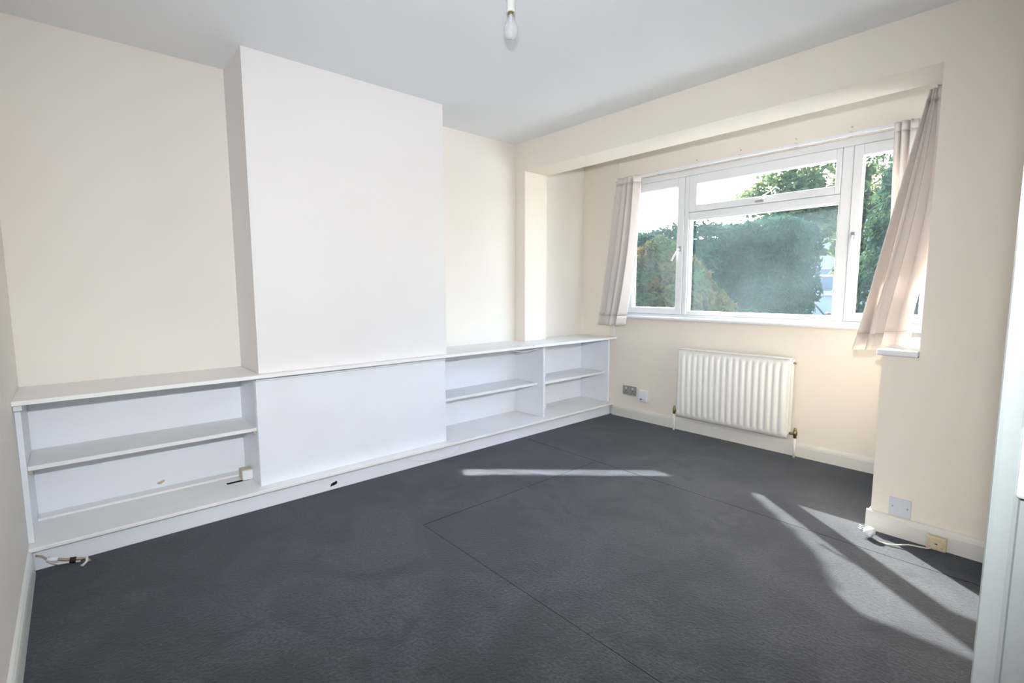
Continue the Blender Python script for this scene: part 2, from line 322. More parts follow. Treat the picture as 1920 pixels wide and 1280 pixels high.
# fixed centre light: slim bead round the pane
bd = MB(); bd.box(0.728,0.738,FY0+0.01,FY1,0.972,1.752).box(1.785,1.795,FY0+0.01,FY1,0.972,1.752).box(0.738,1.785,FY0+0.01,FY1,0.972,1.006).box(0.738,1.785,FY0+0.01,FY1,1.745,1.752)
bo = bd.build('glazing_bead', 'frame', w1, bevel=0.003)
B(0.735, 1.788, YG-0.002, YG+0.002, 1.003, 1.748).build('pane', 'glass', bo)
# catches and stay
def catch(x, z, dx, dz, par):
    y = FY0-0.006
    c = B(x-0.011, x+0.011, y-0.008, y, z-0.022, z+0.022).build('catch_plate', 'steel', par, bevel=0.002)
    MB().tube([(x,y-0.012,z),(x+dx*0.35,y-0.022,z+dz*0.3),(x+dx,y-0.024,z+dz)], [0.0075,0.006,0.0075], 8).build('handle', 'plastic', par)
catch(0.664, 1.520, -0.062, -0.098, s1)
catch(1.884, 1.530, -0.006, -0.115, s3)
y = FY0-0.006
B(1.255, 1.315, y-0.008, y, 1.818, 1.834).build('stay_plate', 'steel', s2, bevel=0.002)
MB().tube([(1.283,y-0.012,1.832),(1.33,y-0.02,1.862),(1.405,y-0.022,1.910)], 0.0045, 8).build('stay_arm', 'frame', s2)
# inner sill board of the front window
sb = struct(MB().extrude([(3.965,0.925),(3.959,0.935),(3.960,0.946),(3.968,0.953),(YW+0.018,0.953),(YW+0.018,0.9255)], 0.090, XR-0.02, 'x').build('trim_1', 'frame'), 'white sill board of the front window')
# sill board on the low wall, under the side window
struct(MB().prism([(XR2-0.022,Y3-0.022),(XR-0.001,Y3-0.022),(XR-0.001,Y4+0.001),(2.47,Y4+0.001),(2.47,3.955),(XR2-0.022,3.955)], 0.871, 0.900).build('trim_2', 'frame', bevel=0.008), 'white sill board of the side window')

# window_2: side light of the bay (out of the camera's direct view, lets daylight onto the curtains)
w2 = sroot('window_2', (2.47, 3.70, 0.90), 'white framed side window of the bay')
s = MB(); s.box(2.45,2.52,3.462,3.51,0.902,2.148).box(2.45,2.52,3.90,3.948,0.902,2.148).box(2.45,2.52,3.51,3.90,0.902,0.96).box(2.45,2.52,3.51,3.90,2.09,2.148)
so2 = s.build('frame', 'frame', w2, bevel=0.004)
B(2.483, 2.487, 3.508, 3.902, 0.957, 2.093).build('pane', 'glass_clean', so2)

# curtain rail
rl = thing('curtain_rail', 'slim white curtain rail fixed above the front window', 'curtain rail', (1.15, 3.97, 2.15))
B(0.03, 2.235, 3.962, 3.984, 2.150, 2.170).build('rail', 'frame', rl, bevel=0.003)
for x in (0.08, 0.45, 0.80, 1.14, 1.52, 1.84, 2.15): B(x-0.008, x+0.008, 3.984, YW, 2.152, 2.178).build('bracket', 'steel', rl)
rs = thing('curtain_rail', 'slim white curtain rail over the side window, behind the beam', 'curtain rail', (2.37, 3.65, 2.16))
B(2.345, 2.367, 3.375, 3.93, 2.158, 2.176).build('rail', 'frame', rs, bevel=0.003)
for yy in (3.45, 3.85): B(2.367, 2.43, yy-0.008, yy+0.008, 2.16, 2.175).build('bracket', 'steel', rs)
# pale cable trunking on the front wall
tag(B(0.000, 0.034, YW-0.012, YW, 0.746, H).build('cable_trunking', 'wall', bevel=0.002), 'narrow cream vertical trunking on the wall behind the left curtain', 'trunking')
for k, (x, z) in enumerate([(0.794,2.207),(1.139,2.212),(1.516,2.210),(1.842,2.212)]):
    tag(MB().tube([(x,YW,z),(x,YW-0.004,z)], 0.005, 8).build('screw', 'steel'), ['leftmost','second from left','third from left','rightmost'][k]+' of the small screws in the wall above the window', 'screw', 'screws above the window')

# ------------------------------------------------------------------ curtains
def curtain(name, label, top, bot, rows, folds, amp_t, amp_b, mid=None, phase=0.0, hem=0.05, seed=1):
    """top / bot: polylines of (x,y,z) (same number of points); rows: vertical steps; mid: optional sideways bulge function(v)->Vector"""
    rnd = random.Random(seed); n = 120; vs_ = []; NV = rows
    def poly(pl, t):
        k = t*(len(pl)-1); i = min(int(k), len(pl)-2); f = k-i; a, b = Vector(pl[i]), Vector(pl[i+1]); return a.lerp(b, f), (b-a).normalized()
    jit = [rnd.uniform(-0.5, 0.5) for _ in range(12)]
    for j in range(NV+1):
        v = j/NV
        for i in range(n+1):
            t = i/n; pt, dt = poly(top, t); pb, db = poly(bot, t)
            p = pt.lerp(pb, v); d = (dt.lerp(db, v)); nrm = Vector((d.y, -d.x, 0)).normalized()
            ph = 2*math.pi*(folds*t) + phase + 0.9*math.sin(3.1*t+jit[0]*4) + v*0.7*math.sin(5*t+jit[1]*6)
            am = amp_t + (amp_b-amp_t)*v
            p = p + nrm*(am*math.sin(ph) + 0.25*am*math.sin(2.3*ph+jit[2]*6)) + d*(0.35*am*math.cos(2*ph))
            if mid: p = p + mid(t, v)
            vs_.append(p)
    fs = [(j*(n+1)+i, j*(n+1)+i+1, (j+1)*(n+1)+i+1, (j+1)*(n+1)+i) for j in range(NV) for i in range(n)]
    def sub(j0, j1, push=0.0):
        mb = MB(); mb.smooth = True
        rows_ = [vs_[j*(n+1)+i] for j in range(j0, j1+1) for i in range(n+1)]
        mb.add(rows_, [(j*(n+1)+i, j*(n+1)+i+1, (j+1)*(n+1)+i+1, (j+1)*(n+1)+i) for j in range(j1-j0) for i in range(n)]); return mb
    root = thing(name, label, 'curtain', tuple(Vector(bot[0]).lerp(Vector(bot[-1]), 0.5)), 'curtains of the bay window')
    hj = NV-3
    for nm, a, b, th in (('heading_tape', 0, 2, 0.0042), ('drape', 2, hj, 0.0022), ('hem', hj, NV, 0.0042)):
        o = sub(a, b).build(nm, 'curtain', root); md = o.modifiers.new('cloth', 'SOLIDIFY'); md.thickness = th; md.offset = 0
    return root
curtain('curtain', 'short dusky pink curtain gathered at the left of the window',
        [(0.105,3.925,2.160),(0.215,3.925,2.160),(0.325,3.925,2.160)], [(-0.035,3.89,0.865),(0.09,3.88,0.862),(0.215,3.885,0.868)], 46, 3.6, 0.032, 0.050, seed=3,
        mid=lambda t, v: Vector((0.035*math.sin(math.pi*v)*t, 0, 0)))
curtain('curtain', 'narrow dusky pink curtain against the window, behind the larger right curtain',
        [(2.090,3.93,2.160),(2.15,3.93,2.162),(2.21,3.93,2.162)], [(2.125,3.905,0.958),(2.16,3.905,0.958),(2.20,3.905,0.958)], 46, 3.0, 0.024, 0.022, seed=5, phase=1.0)
curtain('curtain', 'wide dusky pink curtain hanging askew beside the right pier, hem on the sill',
        [(2.318,3.400,2.146),(2.338,3.405,2.152),(2.362,3.412,2.158)], [(2.105,3.345,0.868),(2.20,3.345,0.872),(2.315,3.42,0.905)], 46, 2.6, 0.014, 0.050, seed=9, phase=0.6,
        mid=lambda t, v: Vector((0.055*math.sin(math.pi*min(1, v*1.15))*(t-0.15), 0, 0)))

# lamp added outside the right casement for reflected sun: slat on the carpet
GEL = 36.5; GX, GY, GZ = 2.250, 4.145, 1.49
gd = Vector((-0.681*math.cos(R(GEL)), -0.732*math.cos(R(GEL)), -math.sin(R(GEL))))
gl = bpy.data.lights.new('added_glint_lamp', 'AREA'); gl.shape = 'RECTANGLE'; gl.size = 0.105; gl.size_y = 1.0; gl.energy = 2.2; gl.spread = R(1.2)
go = bpy.data.objects.new('added_glint_lamp', gl); COL.objects.link(go); go.location = (GX, GY, GZ)
zax = -gd; yax = (Vector((0,0,1)) - zax*zax.z).normalized(); xax = yax.cross(zax)
go.matrix_world = Matrix.Translation(go.location) @ Matrix((xax, yax, zax)).transposed().to_4x4()

# ------------------------------------------------------------------ built-in low shelving along the chimney wall
wt = MB().prism([(A,0.0),(0.053,0.0),(0.053,YW),(A,YW),(A,Y4),(XL,Y4),(XL,Y3),(A,Y3),(A,Y2),(0.0,Y2),(0.0,Y1),(A,Y1)], ZT-0.019, ZT).build('worktop', 'board', bevel=0.002)
tag(wt, 'long narrow white painted board topping the low shelves', 'worktop')
bb = MB().prism([(A,0.0005),(0.037,0.0005),(0.037,YW-0.0005),(A,YW-0.0005),(A,Y4),(XL,Y4),(XL,Y3),(A,Y3),(A,Y2),(-0.06,Y2),(-0.06,Y1),(A,Y1)], ZB-0.018, ZB).build('base_board', 'board', bevel=0.003)
tag(bb, 'long white painted bottom board of the low shelves', 'base board')
pl = thing('plinth_board', 'white plinth under the low shelves with a small broken hole', 'plinth', (-0.01, 2.0, 0))
B(-0.018, 0.0, 0.0005, YW-0.0185, 0.0, ZB-0.0185).build('board', 'white', pl, bevel=0.0015)
h = MB(); hp = [(1.285,0.020),(1.296,0.023),(1.310,0.024),(1.327,0.030),(1.328,0.042),(1.322,0.049),(1.315,0.044),(1.303,0.042),(1.291,0.036)]
h.add([(0.0006,y_,z_) for y_,z_ in hp] + [(-0.01,y_,z_) for y_,z_ in hp], [tuple(range(9)), tuple(range(17,8,-1))] + [(i,(i+1)%9,(i+1)%9+9,i+9) for i in range(9)])
ho = h.build('hole', 'dark', pl); ho['label'] = 'small dark broken hole in the plinth'

ls = thing('low_shelf_unit', 'white open shelf unit in the left alcove with one shelf', 'shelf unit', (-0.2, 0.46, ZB))
B(A+0.0005, -0.026, 0.0005, 0.020, ZB+0.0005, ZT-0.0195).build('side_panel', 'white', ls, bevel=0.0015)
B(A+0.0005, -0.0465, 0.918, 0.9345, ZB+0.0005, ZT-0.0195).build('side_panel', 'white', ls, bevel=0.0015)
B(A+0.0005, A+0.006, 0.0205, 0.9175, ZB+0.0005, ZT-0.0195).build('back_panel', 'white', ls)
B(A+0.0065, -0.052, 0.0205, 0.9175, 0.422, 0.441).build('shelf', 'board', ls, bevel=0.0015)
B(A+0.0065, -0.285, 0.0205, 0.9175, ZB+0.0005, ZB+0.012).build('rear_batten', 'board', ls, bevel=0.001)
for yy in (0.0205, 0.9055): B(A+0.03, -0.07, yy, yy+0.012, 0.405, 0.4215).build('shelf_bearer', 'oldplastic', ls)
B(-0.05, 0.02, 0.001, 0.028, ZT-0.046, ZT-0.0195).build('corner_block', 'white', ls, bevel=0.002)
st = MB(); pts = [(0.485,0.148),(0.495,0.142),(0.508,0.144),(0.520,0.152),(0.524,0.161),(0.515,0.163),(0.503,0.158),(0.49,0.157)]
st.add([(A+0.0064,a,b) for a,b in pts], [tuple(range(8))]); so_ = st.build('paint_chip', 'scuff', ls); so_['label'] = 'brown chip in the white paint'
tag(B(-0.208, -0.186, 0.785, 0.892, ZB, ZB+0.0012).build('cable_slot', 'dark'), 'dark slot cut in the bottom board of the left alcove shelves', 'slot')
pn = thing('fireplace_panel', 'large plain white panel boarding over the old fireplace', 'panel', (-0.04, 1.53, ZB))
B(-0.046, -0.031, 0.9190, 2.139, ZB+0.0005, 0.697).build('board', 'white', pn, bevel=0.0015)
B(-0.046, -0.022, 0.9190, 2.139, 0.699, ZT-0.0195).build('top_batten', 'white', pn, bevel=0.002)
rs_ = thing('low_shelf_unit', 'white open shelf unit of two bays running from the fireplace into the window bay', 'shelf unit', (-0.2, 3.05, ZB))
B(A+0.0005, -0.052, 2.1395, 2.152, ZB+0.0005, ZT-0.0195).build('side_panel', 'white', rs_, bevel=0.0015)
MB().prism([(A+0.0005,3.0975),(-0.026,3.1130),(-0.026,3.1310),(XL+0.001,3.1310),(XL+0.001,3.1095),(A+0.0005,3.1095)], ZB+0.0005, ZT-0.0195).build('divider', 'white', rs_, bevel=0.001)
B(A+0.0005, -0.026, 3.988, YW-0.0005, ZB+0.0005, ZT-0.0195).build('side_panel', 'white', rs_, bevel=0.0015)
B(A+0.0005, A+0.006, 2.1525, 3.0972, ZB+0.0005, ZT-0.0195).build('back_panel', 'white', rs_)
B(A+0.0005, A+0.006, 3.3705, 3.9875, ZB+0.0005, ZT-0.0195).build('back_panel', 'white', rs_)
MB().prism([(A+0.0065,2.1525),(-0.090,2.1525),(-0.090,3.1095),(A+0.0065,3.0972)], 0.384, 0.403).build('shelf', 'board', rs_, bevel=0.0015)
B(XL+0.004, -0.062, 3.1315, 3.9875, 0.386, 0.405).build('shelf', 'board', rs_, bevel=0.0015)
B(A+0.0065, XL+0.004, 3.3705, 3.9875, 0.386, 0.405).build('shelf_rear', 'board', rs_)
B(-0.03, 0.005, 2.140, 2.172, ZT-0.036, ZT-0.0195).build('corner_block', 'oldplastic', rs_, bevel=0.005)
ar = [(-0.012, 2.45+0.68*t, ZT-0.021-0.028*math.sin(math.pi*max(0,(t-0.35)/0.65))) for t in [i/20 for i in range(21)]]
tag(MB().tube(ar, 0.0035, 6).build('cable', 'cable'), 'thin cable sagging under the worktop above the right shelf unit', 'cable')
# small socket box in the left alcove corner
sk = thing('socket_box', 'small white socket box in the corner of the left alcove shelves', 'socket', (-0.21, 0.886, ZB))
B(-0.262, -0.196, 0.862, 0.9175, ZB+0.0005, ZB+0.058).build('back_box', 'oldplastic', sk, bevel=0.003)
B(-0.196, -0.184, 0.864, 0.9175, ZB+0.002, ZB+0.056).build('face_plate', 'plastic', sk, bevel=0.003)
# thin cable pinned to the plinth
pth = [(0.004,1.80,0.075),(0.004,1.84,0.055),(0.004,1.90,0.036),(0.004,1.98,0.022),(0.004,2.06,0.014),(0.004,2.14,0.018),(0.004,2.20,0.030),(0.004,2.235,0.060),(0.004,2.245,0.092)]
tag(MB().tube(pth, 0.0022, 6).build('cable', 'plastic'), 'thin white cable drooping across the plinth below the fireplace panel', 'cable')
# taped cable in the left corner
tc_ = thing('aerial_cable', 'tan cable with taped joint lying in the left corner by the plinth', 'cable', (0.05, 0.09, 0.02))
MB().tube([(0.020,0.020,0.074),(0.024,0.040,0.066),(0.032,0.058,0.046)], 0.004, 8).build('cable', 'cable_tan', tc_)
MB().tube([(0.032,0.055,0.050),(0.040,0.088,0.040)], [0.011,0.011], 10).build('connector', 'plastic', tc_)
MB().tube([(0.040,0.088,0.042),(0.052,0.112,0.036),(0.056,0.150,0.028),(0.062,0.180,0.020),(0.078,0.190,0.010)], 0.0055, 8).build('cable', 'cable_tan', tc_)
MB().tube([(0.034,0.060,0.036),(0.046,0.088,0.022),(0.056,0.120,0.022),(0.060,0.160,0.014)], 0.0042, 8).build('cable', 'cable', tc_)
MB().tube([(0.0535,0.126,0.027),(0.057,0.146,0.024)], 0.013, 10).build('tape_wrap', 'tape', tc_)
MB().tube([(0.060,0.165,0.022),(0.075,0.182,0.030),(0.095,0.180,0.020),(0.098,0.166,0.008),(0.085,0.160,0.006)], 0.005, 8).build('loop', 'cable', tc_)

# ------------------------------------------------------------------ radiator
RX0, RX1, RZ0, RZ1, RYF = 0.735, 1.595, 0.134, 0.700, 3.908
rd = thing('radiator', 'white ribbed panel radiator below the front window', 'radiator', ((RX0+RX1)/2, YW-0.06, 0))
nf = 17; per = (RX1-RX0-0.05)/nf; rows = [(RZ0,0),(RZ0+0.030,0),(RZ0+0.048,1),(RZ1-0.060,1),(RZ1-0.042,0),(RZ1,0)]
xs = []
for k in range(nf):
    for q, dpt in ((0.0,0.0),(0.12,0.0),(0.26,0.55),(0.42,0.95),(0.55,1.0),(0.70,0.95),(0.86,0.55),(0.98,0.0)):
        xs.append((RX0+0.025+per*(k+q), dpt))
xs = [(RX0,0.0),(RX0+0.012,0.0)] + xs + [(RX1-0.012,0.0),(RX1,0.0)]
pm = MB(); pm.smooth = False
vs_ = [(x, RYF+0.010-0.012*dpt*a, z) for z, a in rows for x, dpt in xs]; n = len(xs)
pm.add(vs_, [(j*n+i, j*n+i+1, (j+1)*n+i+1, (j+1)*n+i) for j in range(len(rows)-1) for i in range(n-1)])
po = pm.build('ribbed_panel', 'radiator', rd); md = po.modifiers.new('steel', 'SOLIDIFY'); md.thickness = 0.010; md.offset = -1 
for p in po.data.polygons: p.use_smooth = True
pf = MB(); pf.box(RX0, RX1, RYF+0.012, RYF+0.024, RZ0+0.004, RZ1-0.004)
pf.build('water_panel', 'radiator', rd, bevel=0.004)
B(RX0+0.004, RX1-0.004, RYF-0.002, YW-0.03, RZ1-0.002, RZ1+0.006).build('top_grille', 'radiator', rd, bevel=0.003)
for xx in (RX0-0.002, RX1-0.002): B(xx, xx+0.004, RYF+0.024, YW-0.03, RZ0+0.03, RZ1-0.003).build('side_cover', 'radiator', rd)
for xx in (RX0+0.15, RX1-0.17): B(xx, xx+0.03, YW-0.035, YW-0.001, RZ0+0.08, RZ1-0.08).build('bracket', 'radiator', rd)
fins = MB()
for k in range(42):
    xx = RX0+0.02+k*(RX1-RX0-0.04)/41; fins.box(xx-0.0006, xx+0.0006, RYF+0.025, YW-0.036, RZ0+0.03, RZ1-0.01)
fo_ = fins.build('convector_fins', 'radiator', rd); fo_['kind'] = 'stuff'
for sx, xx in ((-1, RX0-0.035), (1, RX1+0.040)):
    vb = MB().lathe([(0.004,0.052),(0.009,0.050),(0.010,0.034),(0.008,0.030),(0.014,0.028),(0.015,0.004),(0.011,0.0),(0.011,-0.02),(0.004,-0.021)] if sx > 0 else
                    [(0.003,0.050),(0.006,0.048),(0.009,0.028),(0.012,0.020),(0.012,0.0),(0.010,-0.02),(0.004,-0.021)], (xx, YW-0.058, RZ0+0.028), 14)
    vb.tube([(xx, YW-0.058, RZ0+0.036), (xx-sx*0.045, YW-0.058, RZ0+0.036)], 0.009, 12)
    vb.build('valve', 'brass', rd)
    MB().tube([(xx, YW-0.058, RZ0+0.010), (xx, YW-0.058, 0.0005)], 0.0075, 12).build('pipe', 'radiator', rd)
MB().tube([(RX1, RYF+0.055, RZ1-0.03),(RX1+0.018, RYF+0.055, RZ1-0.03)], 0.008, 8).build('bleed_valve', 'brass', rd)

# ------------------------------------------------------------------ sockets and plates
ds = thing('double_socket', 'grey metal double wall socket beside the shelf end', 'socket', (0.211, YW, 0.213))
B(0.138, 0.284, YW-0.008, YW-0.0005, 0.213, 0.299).build('face_plate', 'steel', ds, bevel=0.003)
for xx in (0.175, 0.247):
    B(xx-0.009, xx+0.009, YW-0.0115, YW-0.008, 0.268, 0.288).build('switch', 'plate', ds, bevel=0.001)
    B(xx-0.004, xx+0.004, YW-0.0086, YW-0.0078, 0.246, 0.256).build('earth_slot', 'dark', ds)
    for d_ in (-0.011, 0.011): B(xx+d_-0.004, xx+d_+0.004, YW-0.0086, YW-0.0078, 0.229, 0.235).build('pin_slot', 'dark', ds)
ms_ = thing('telephone_socket', 'white raised telephone socket box between the metal socket and the radiator', 'socket', (0.367, YW, 0.17))
B(0.323, 0.415, YW-0.030, YW-0.0005, 0.178, 0.288).build('box', 'plastic', ms_, bevel=0.005)
B(0.330, 0.408, YW-0.033, YW-0.030, 0.184, 0.232).build('lower_plate', 'plastic', ms_, bevel=0.002)
B(0.345, 0.363, YW-0.0340, YW-0.0328, 0.196, 0.208).build('jack_opening', 'darkgrey', ms_)
B(0.368, 0.392, YW-0.0336, YW-0.0328, 0.196, 0.203).build('badge', 'plate', ms_)
bp_ = thing('blank_plate', 'pale grey square blanking plate low on the right pier', 'wall plate', (2.382, Y3, 0.1))
B(2.340, 2.425, Y3-0.008, Y3-0.0005, 0.102, 0.189).build('plate', 'plate', bp_, bevel=0.003)
for xx in (2.354, 2.411): MB().tube([(xx,Y3-0.008,0.146),(xx,Y3-0.0095,0.146)], 0.004, 10).build('screw', 'steel', bp_)
ob = thing('junction_box', 'yellowed old aerial outlet box on the right baseboard', 'outlet box', (2.53, Y3-0.03, 0.0))
B(2.493, 2.563, Y3-0.046, Y3-0.0185, 0.004, 0.066).build('box', 'oldplastic', ob, bevel=0.004)
B(2.500, 2.556, Y3-0.0485, Y3-0.046, 0.010, 0.060).build('lid', 'oldplastic', ob, bevel=0.002)
B(2.524, 2.534, Y3-0.0495, Y3-0.0485, 0.033, 0.038).build('outlet_slot', 'tape', ob)
for xx in (2.507, 2.549): MB().tube([(xx,Y3-0.0485,0.022),(xx,Y3-0.0495,0.022)], 0.003, 8).build('screw', 'steel', ob)
pg = thing('plug', 'white plug with cream cable lying on the carpet at the right pier', 'plug', (2.30, 2.99, 0.0))
pb = MB().lathe([(0.004,0.0),(0.021,0.001),(0.024,0.010),(0.024,0.024),(0.019,0.034),(0.010,0.040),(0.003,0.041)], (0,0,0), 18)
rot = Matrix.Rotation(R(-78), 4, 'Y') @ Matrix.Rotation(0, 4, 'Z')
pb.v = [tuple((Matrix.Translation((2.310,2.985,0.026)) @ Matrix.Rotation(R(-18),4,'Z') @ rot) @ Vector(p)) for p in pb.v]
pb.build('plug_body', 'plastic', pg)
for dz, dy in ((0.0,0.010),(0.0,-0.010),(0.012,0.0)):
    MB().tube([(2.276,2.992+dy,0.030+dz),(2.250,3.000+dy,0.032+dz)], 0.0034, 8).build('pin', 'steel', pg)
cp = [(2.310,2.982,0.010),(2.335,2.972,0.0045),(2.37,2.968,0.0045),(2.41,2.985,0.012),(2.44,3.005,0.018),(2.47,3.025,0.014),(2.50,3.045,0.010),(2.515,3.060,0.012)]
MB().tube(cp, 0.0032, 8).build('cable', 'cable', pg)

# ------------------------------------------------------------------ bulb on the ceiling
BX, BY = 1.2205, 1.651
lb = thing('pendant_bulb', 'clear light bulb in a white lampholder hanging from the ceiling', 'light bulb', (BX, BY, H))
MB().lathe([(0.001,-0.0005),(0.032,-0.0005),(0.034,-0.010),(0.028,-0.018),(0.012,-0.022),(0.001,-0.022)], (BX,BY,H), 24).build('ceiling_rose', 'lampwhite', lb)
MB().lathe([(0.001,-0.020),(0.014,-0.022),(0.0175,-0.030),(0.0175,-0.066),(0.0190,-0.068),(0.0190,-0.074),(0.012,-0.075)], (BX,BY,H), 24).build('lampholder', 'lampwhite', lb)
MB().lathe([(0.0125,-0.066),(0.0128,-0.084),(0.0138,-0.086),(0.012,-0.088)], (BX,BY,H), 24).build('bulb_cap', 'brass', lb)
bz = [(0.0120,-0.086),(0.0135,-0.096),(0.0175,-0.108),(0.0235,-0.120),(0.0280,-0.132),(0.0298,-0.144),(0.0288,-0.156),(0.0250,-0.167),(0.0175,-0.175),(0.009,-0.1785),(0.0005,-0.1795)]
MB().lathe(bz, (BX,BY,H), 28).build('bulb_glass', 'bulb', lb)
MB().lathe([(0.006,-0.086),(0.005,-0.105),(0.002,-0.122),(0.0005,-0.123)], (BX,BY,H), 12).build('glass_stem', 'plastic', lb)

# ------------------------------------------------------------------ outdoors
gr = struct(B(-40, 30, YW+0.11, 60, OUTG-0.2, OUTG).build('ground', 'asphalt'))
def leaves(sample, n, size, asp=1.8, seed=1):
    rnd = random.Random(seed); mb = MB()
    for _ in range(n):
        p, nrm = sample(rnd); s = size*rnd.uniform(0.6, 1.4)
        nrm = (Vector(nrm) + Vector((rnd.gauss(0,.6),rnd.gauss(0,.6),rnd.gauss(0,.6)))).normalized()
        a = nrm.orthogonal().normalized(); a = Matrix.Rotation(rnd.uniform(0,6.28),3,nrm) @ a; b = nrm.cross(a)
        p = Vector(p); q = [p-a*s*asp*.5, p+b*s*.35+nrm*s*.1, p+a*s*asp*.5, p-b*s*.35+nrm*s*.1]
        k = len(mb.v); mb.v += [tuple(x) for x in q]; mb.f.append((k,k+1,k+2,k+3))
    return mb
def build_leaves(mb, m_, root, name='foliage'):
    me = bpy.data.meshes.new(name); off = world_loc(root)
    me.from_pydata([(x-off[0],y-off[1],z-off[2]) for x,y,z in mb.v], [], mb.f)
    o = bpy.data.objects.new(name, me); COL.objects.link(o); me.materials.append(M[m_]); o.parent = root; o['kind'] = 'stuff'; return o
def lump(p, f=1.7): return 0.5*math.sin(f*p[0]*2.1+1.3*p[2])+0.3*math.sin(f*p[1]*3.3+p[0]*2.7)+0.25*math.sin(f*p[2]*4.1+p[0])
# clipped hedge
hx0, hx1, hy0, hy1, hz1 = -9.0, -0.23, 9.0, 10.3, 2.34
hd = thing('hedge', 'tall dark clipped hedge across the front garden', 'hedge', (-4.5, 9.6, OUTG))
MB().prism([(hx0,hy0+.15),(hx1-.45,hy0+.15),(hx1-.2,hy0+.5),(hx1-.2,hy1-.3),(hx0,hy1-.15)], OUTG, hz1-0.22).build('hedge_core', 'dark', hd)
def hs(rnd):
    q = rnd.random()
    if q < 0.68: x = rnd.uniform(hx0,hx1); z = rnd.uniform(OUTG,hz1); y_ = hy0; nn = (0,-1,0)
    elif q < 0.84: x = rnd.uniform(hx0,hx1); y_ = rnd.uniform(hy0,hy1); z = hz1; nn = (0,0,1)
    else: x = hx1; y_ = rnd.uniform(hy0,hy1); z = rnd.uniform(OUTG,hz1); nn = (1,0,0)
    dx = max(0, x-(hx1-0.5))/0.5; dz = max(0, z-(hz1-0.4))/0.4
    y2 = y_ + 0.35*dx*dx*(1 if y_ < 9.6 else -1)*(nn[1] != 0) + 0.22*dz*dz*(nn[1] != 0)
    l = lump((x,y2,z)); d = rnd.uniform(-0.16,0.05)
    return (x+nn[0]*(0.10*l+d) - 0.10*dz*dz*(nn[0] != 0), y2+nn[1]*(0.10*l+d), z+nn[2]*(0.12*l+d)-0.10*dx*dx*(nn[2] != 0)), nn
build_leaves(leaves(hs, 30000, 0.075, 2.0, 11), 'hedge', hd)
def dome(name, label, cat, c, rx, ry, h_, n_, size, m_, seed, sharp=0.8, group=None, trunk=None):
    root = thing(name, label, cat, (c[0],c[1],OUTG), group)
    def prof(t): return max(0.03, (1-t**2.2)**sharp)
    core = MB().lathe([(0.80*prof(t/8)*1.0, t/8*h_*0.95) for t in range(9)], (0,0,0), 18)
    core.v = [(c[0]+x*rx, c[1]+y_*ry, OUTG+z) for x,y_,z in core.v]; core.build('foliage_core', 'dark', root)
    def s_(rnd):
        t = rnd.random()**0.9; a = rnd.uniform(0,2*math.pi); k = prof(t)
        l = 1+0.10*lump((c[0]+rx*math.cos(a), c[1]+ry*math.sin(a), t*h_), 2.5)+rnd.uniform(-0.16,0.05)
        return (c[0]+rx*k*l*math.cos(a), c[1]+ry*k*l*math.sin(a), OUTG+t*h_), (math.cos(a), math.sin(a), 0.5)
    build_leaves(leaves(s_, n_, size, 2.0, seed), m_, root); return root
dome('conical_shrub', 'rounded brownish green conifer shrub before the hedge', 'shrub', (-1.10, 6.55), 1.30, 0.8, 2.33, 12000, 0.055, 'shrub', 21, 0.75)
dome('evergreen_tree', 'dark evergreen seen through the right casement', 'tree', (2.05, 8.6), 1.12, 1.1, 5.2, 26000, 0.065, 'dark_tree', 31, 0.5)
dome('shade_cypress', 'slender dark conifer left of the window, unseen, added to shade the sun', 'tree', (-1.22, 5.12), 0.36, 0.36, 3.56, 8000, 0.06, 'hedge', 51, 0.35)  # unseen tree, placed and shaped to keep low sun off the carpet
# leafy street tree: trunk, boughs, separate crowns of leaves
tr = thing('street_tree', 'leafy tree with spreading dark boughs behind the parked car', 'tree', (0.0, 12.4, OUTG))
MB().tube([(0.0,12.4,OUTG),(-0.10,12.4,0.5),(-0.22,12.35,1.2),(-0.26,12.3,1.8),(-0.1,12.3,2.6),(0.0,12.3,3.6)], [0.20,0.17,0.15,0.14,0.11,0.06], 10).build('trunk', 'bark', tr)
for pa in ([(-0.26,12.3,1.80),(-0.55,12.2,1.92),(-0.85,12.1,2.10),(-1.15,12.0,2.42),(-1.5,11.9,2.75)], [(-0.62,12.2,1.93),(-0.95,12.1,1.93),(-1.25,12.0,2.02)],
           [(-0.2,12.3,2.1),(-0.5,12.2,2.45),(-0.9,12.1,2.75),(-1.3,12.0,3.2)], [(-0.1,12.3,2.6),(0.4,12.3,3.1),(0.9,12.2,3.5)], [(0,12.3,3.2),(-0.5,12.3,3.7),(-0.9,12.2,4.2)]):
    MB().tube(pa, [0.06-0.010*i for i in range(len(pa))], 8).build('bough', 'bark', tr)
blobs = [((-0.2,12.3,2.75),0.75),((-1.0,12.0,3.0),0.62),((-1.55,11.9,2.62),0.50),((0.5,12.3,3.1),0.9),((-0.55,12.2,3.75),0.85),((0.3,12.2,4.2),1.0),((-1.6,12.1,3.55),0.60),((-2.2,12.1,3.15),0.45),((0.15,12.0,1.45),0.36),((0.5,12.2,2.0),0.6),((-1.2,12.2,4.4),0.7),((-1.15,12,2.60),0.42),((-0.6,12.1,2.5),0.48),((-0.20,12.0,2.0),0.30),((-0.12,11.9,1.55),0.30),((-0.12,11.9,1.15),0.24),((-1.2,12.1,3.4),0.5),((-0.8,12.0,2.9),0.5)]
def ts(rnd):
    c, r = rnd.choice(blobs); v = Vector((rnd.gauss(0,1),rnd.gauss(0,1),rnd.gauss(0,1))).normalized()*r*rnd.random()**0.45
    return (c[0]+v.x, c[1]+v.y, c[2]+v.z*0.75), (0,-0.3,0.8)
build_leaves(leaves(ts, 13000, 0.095, 1.5, 41), 'tree', tr)

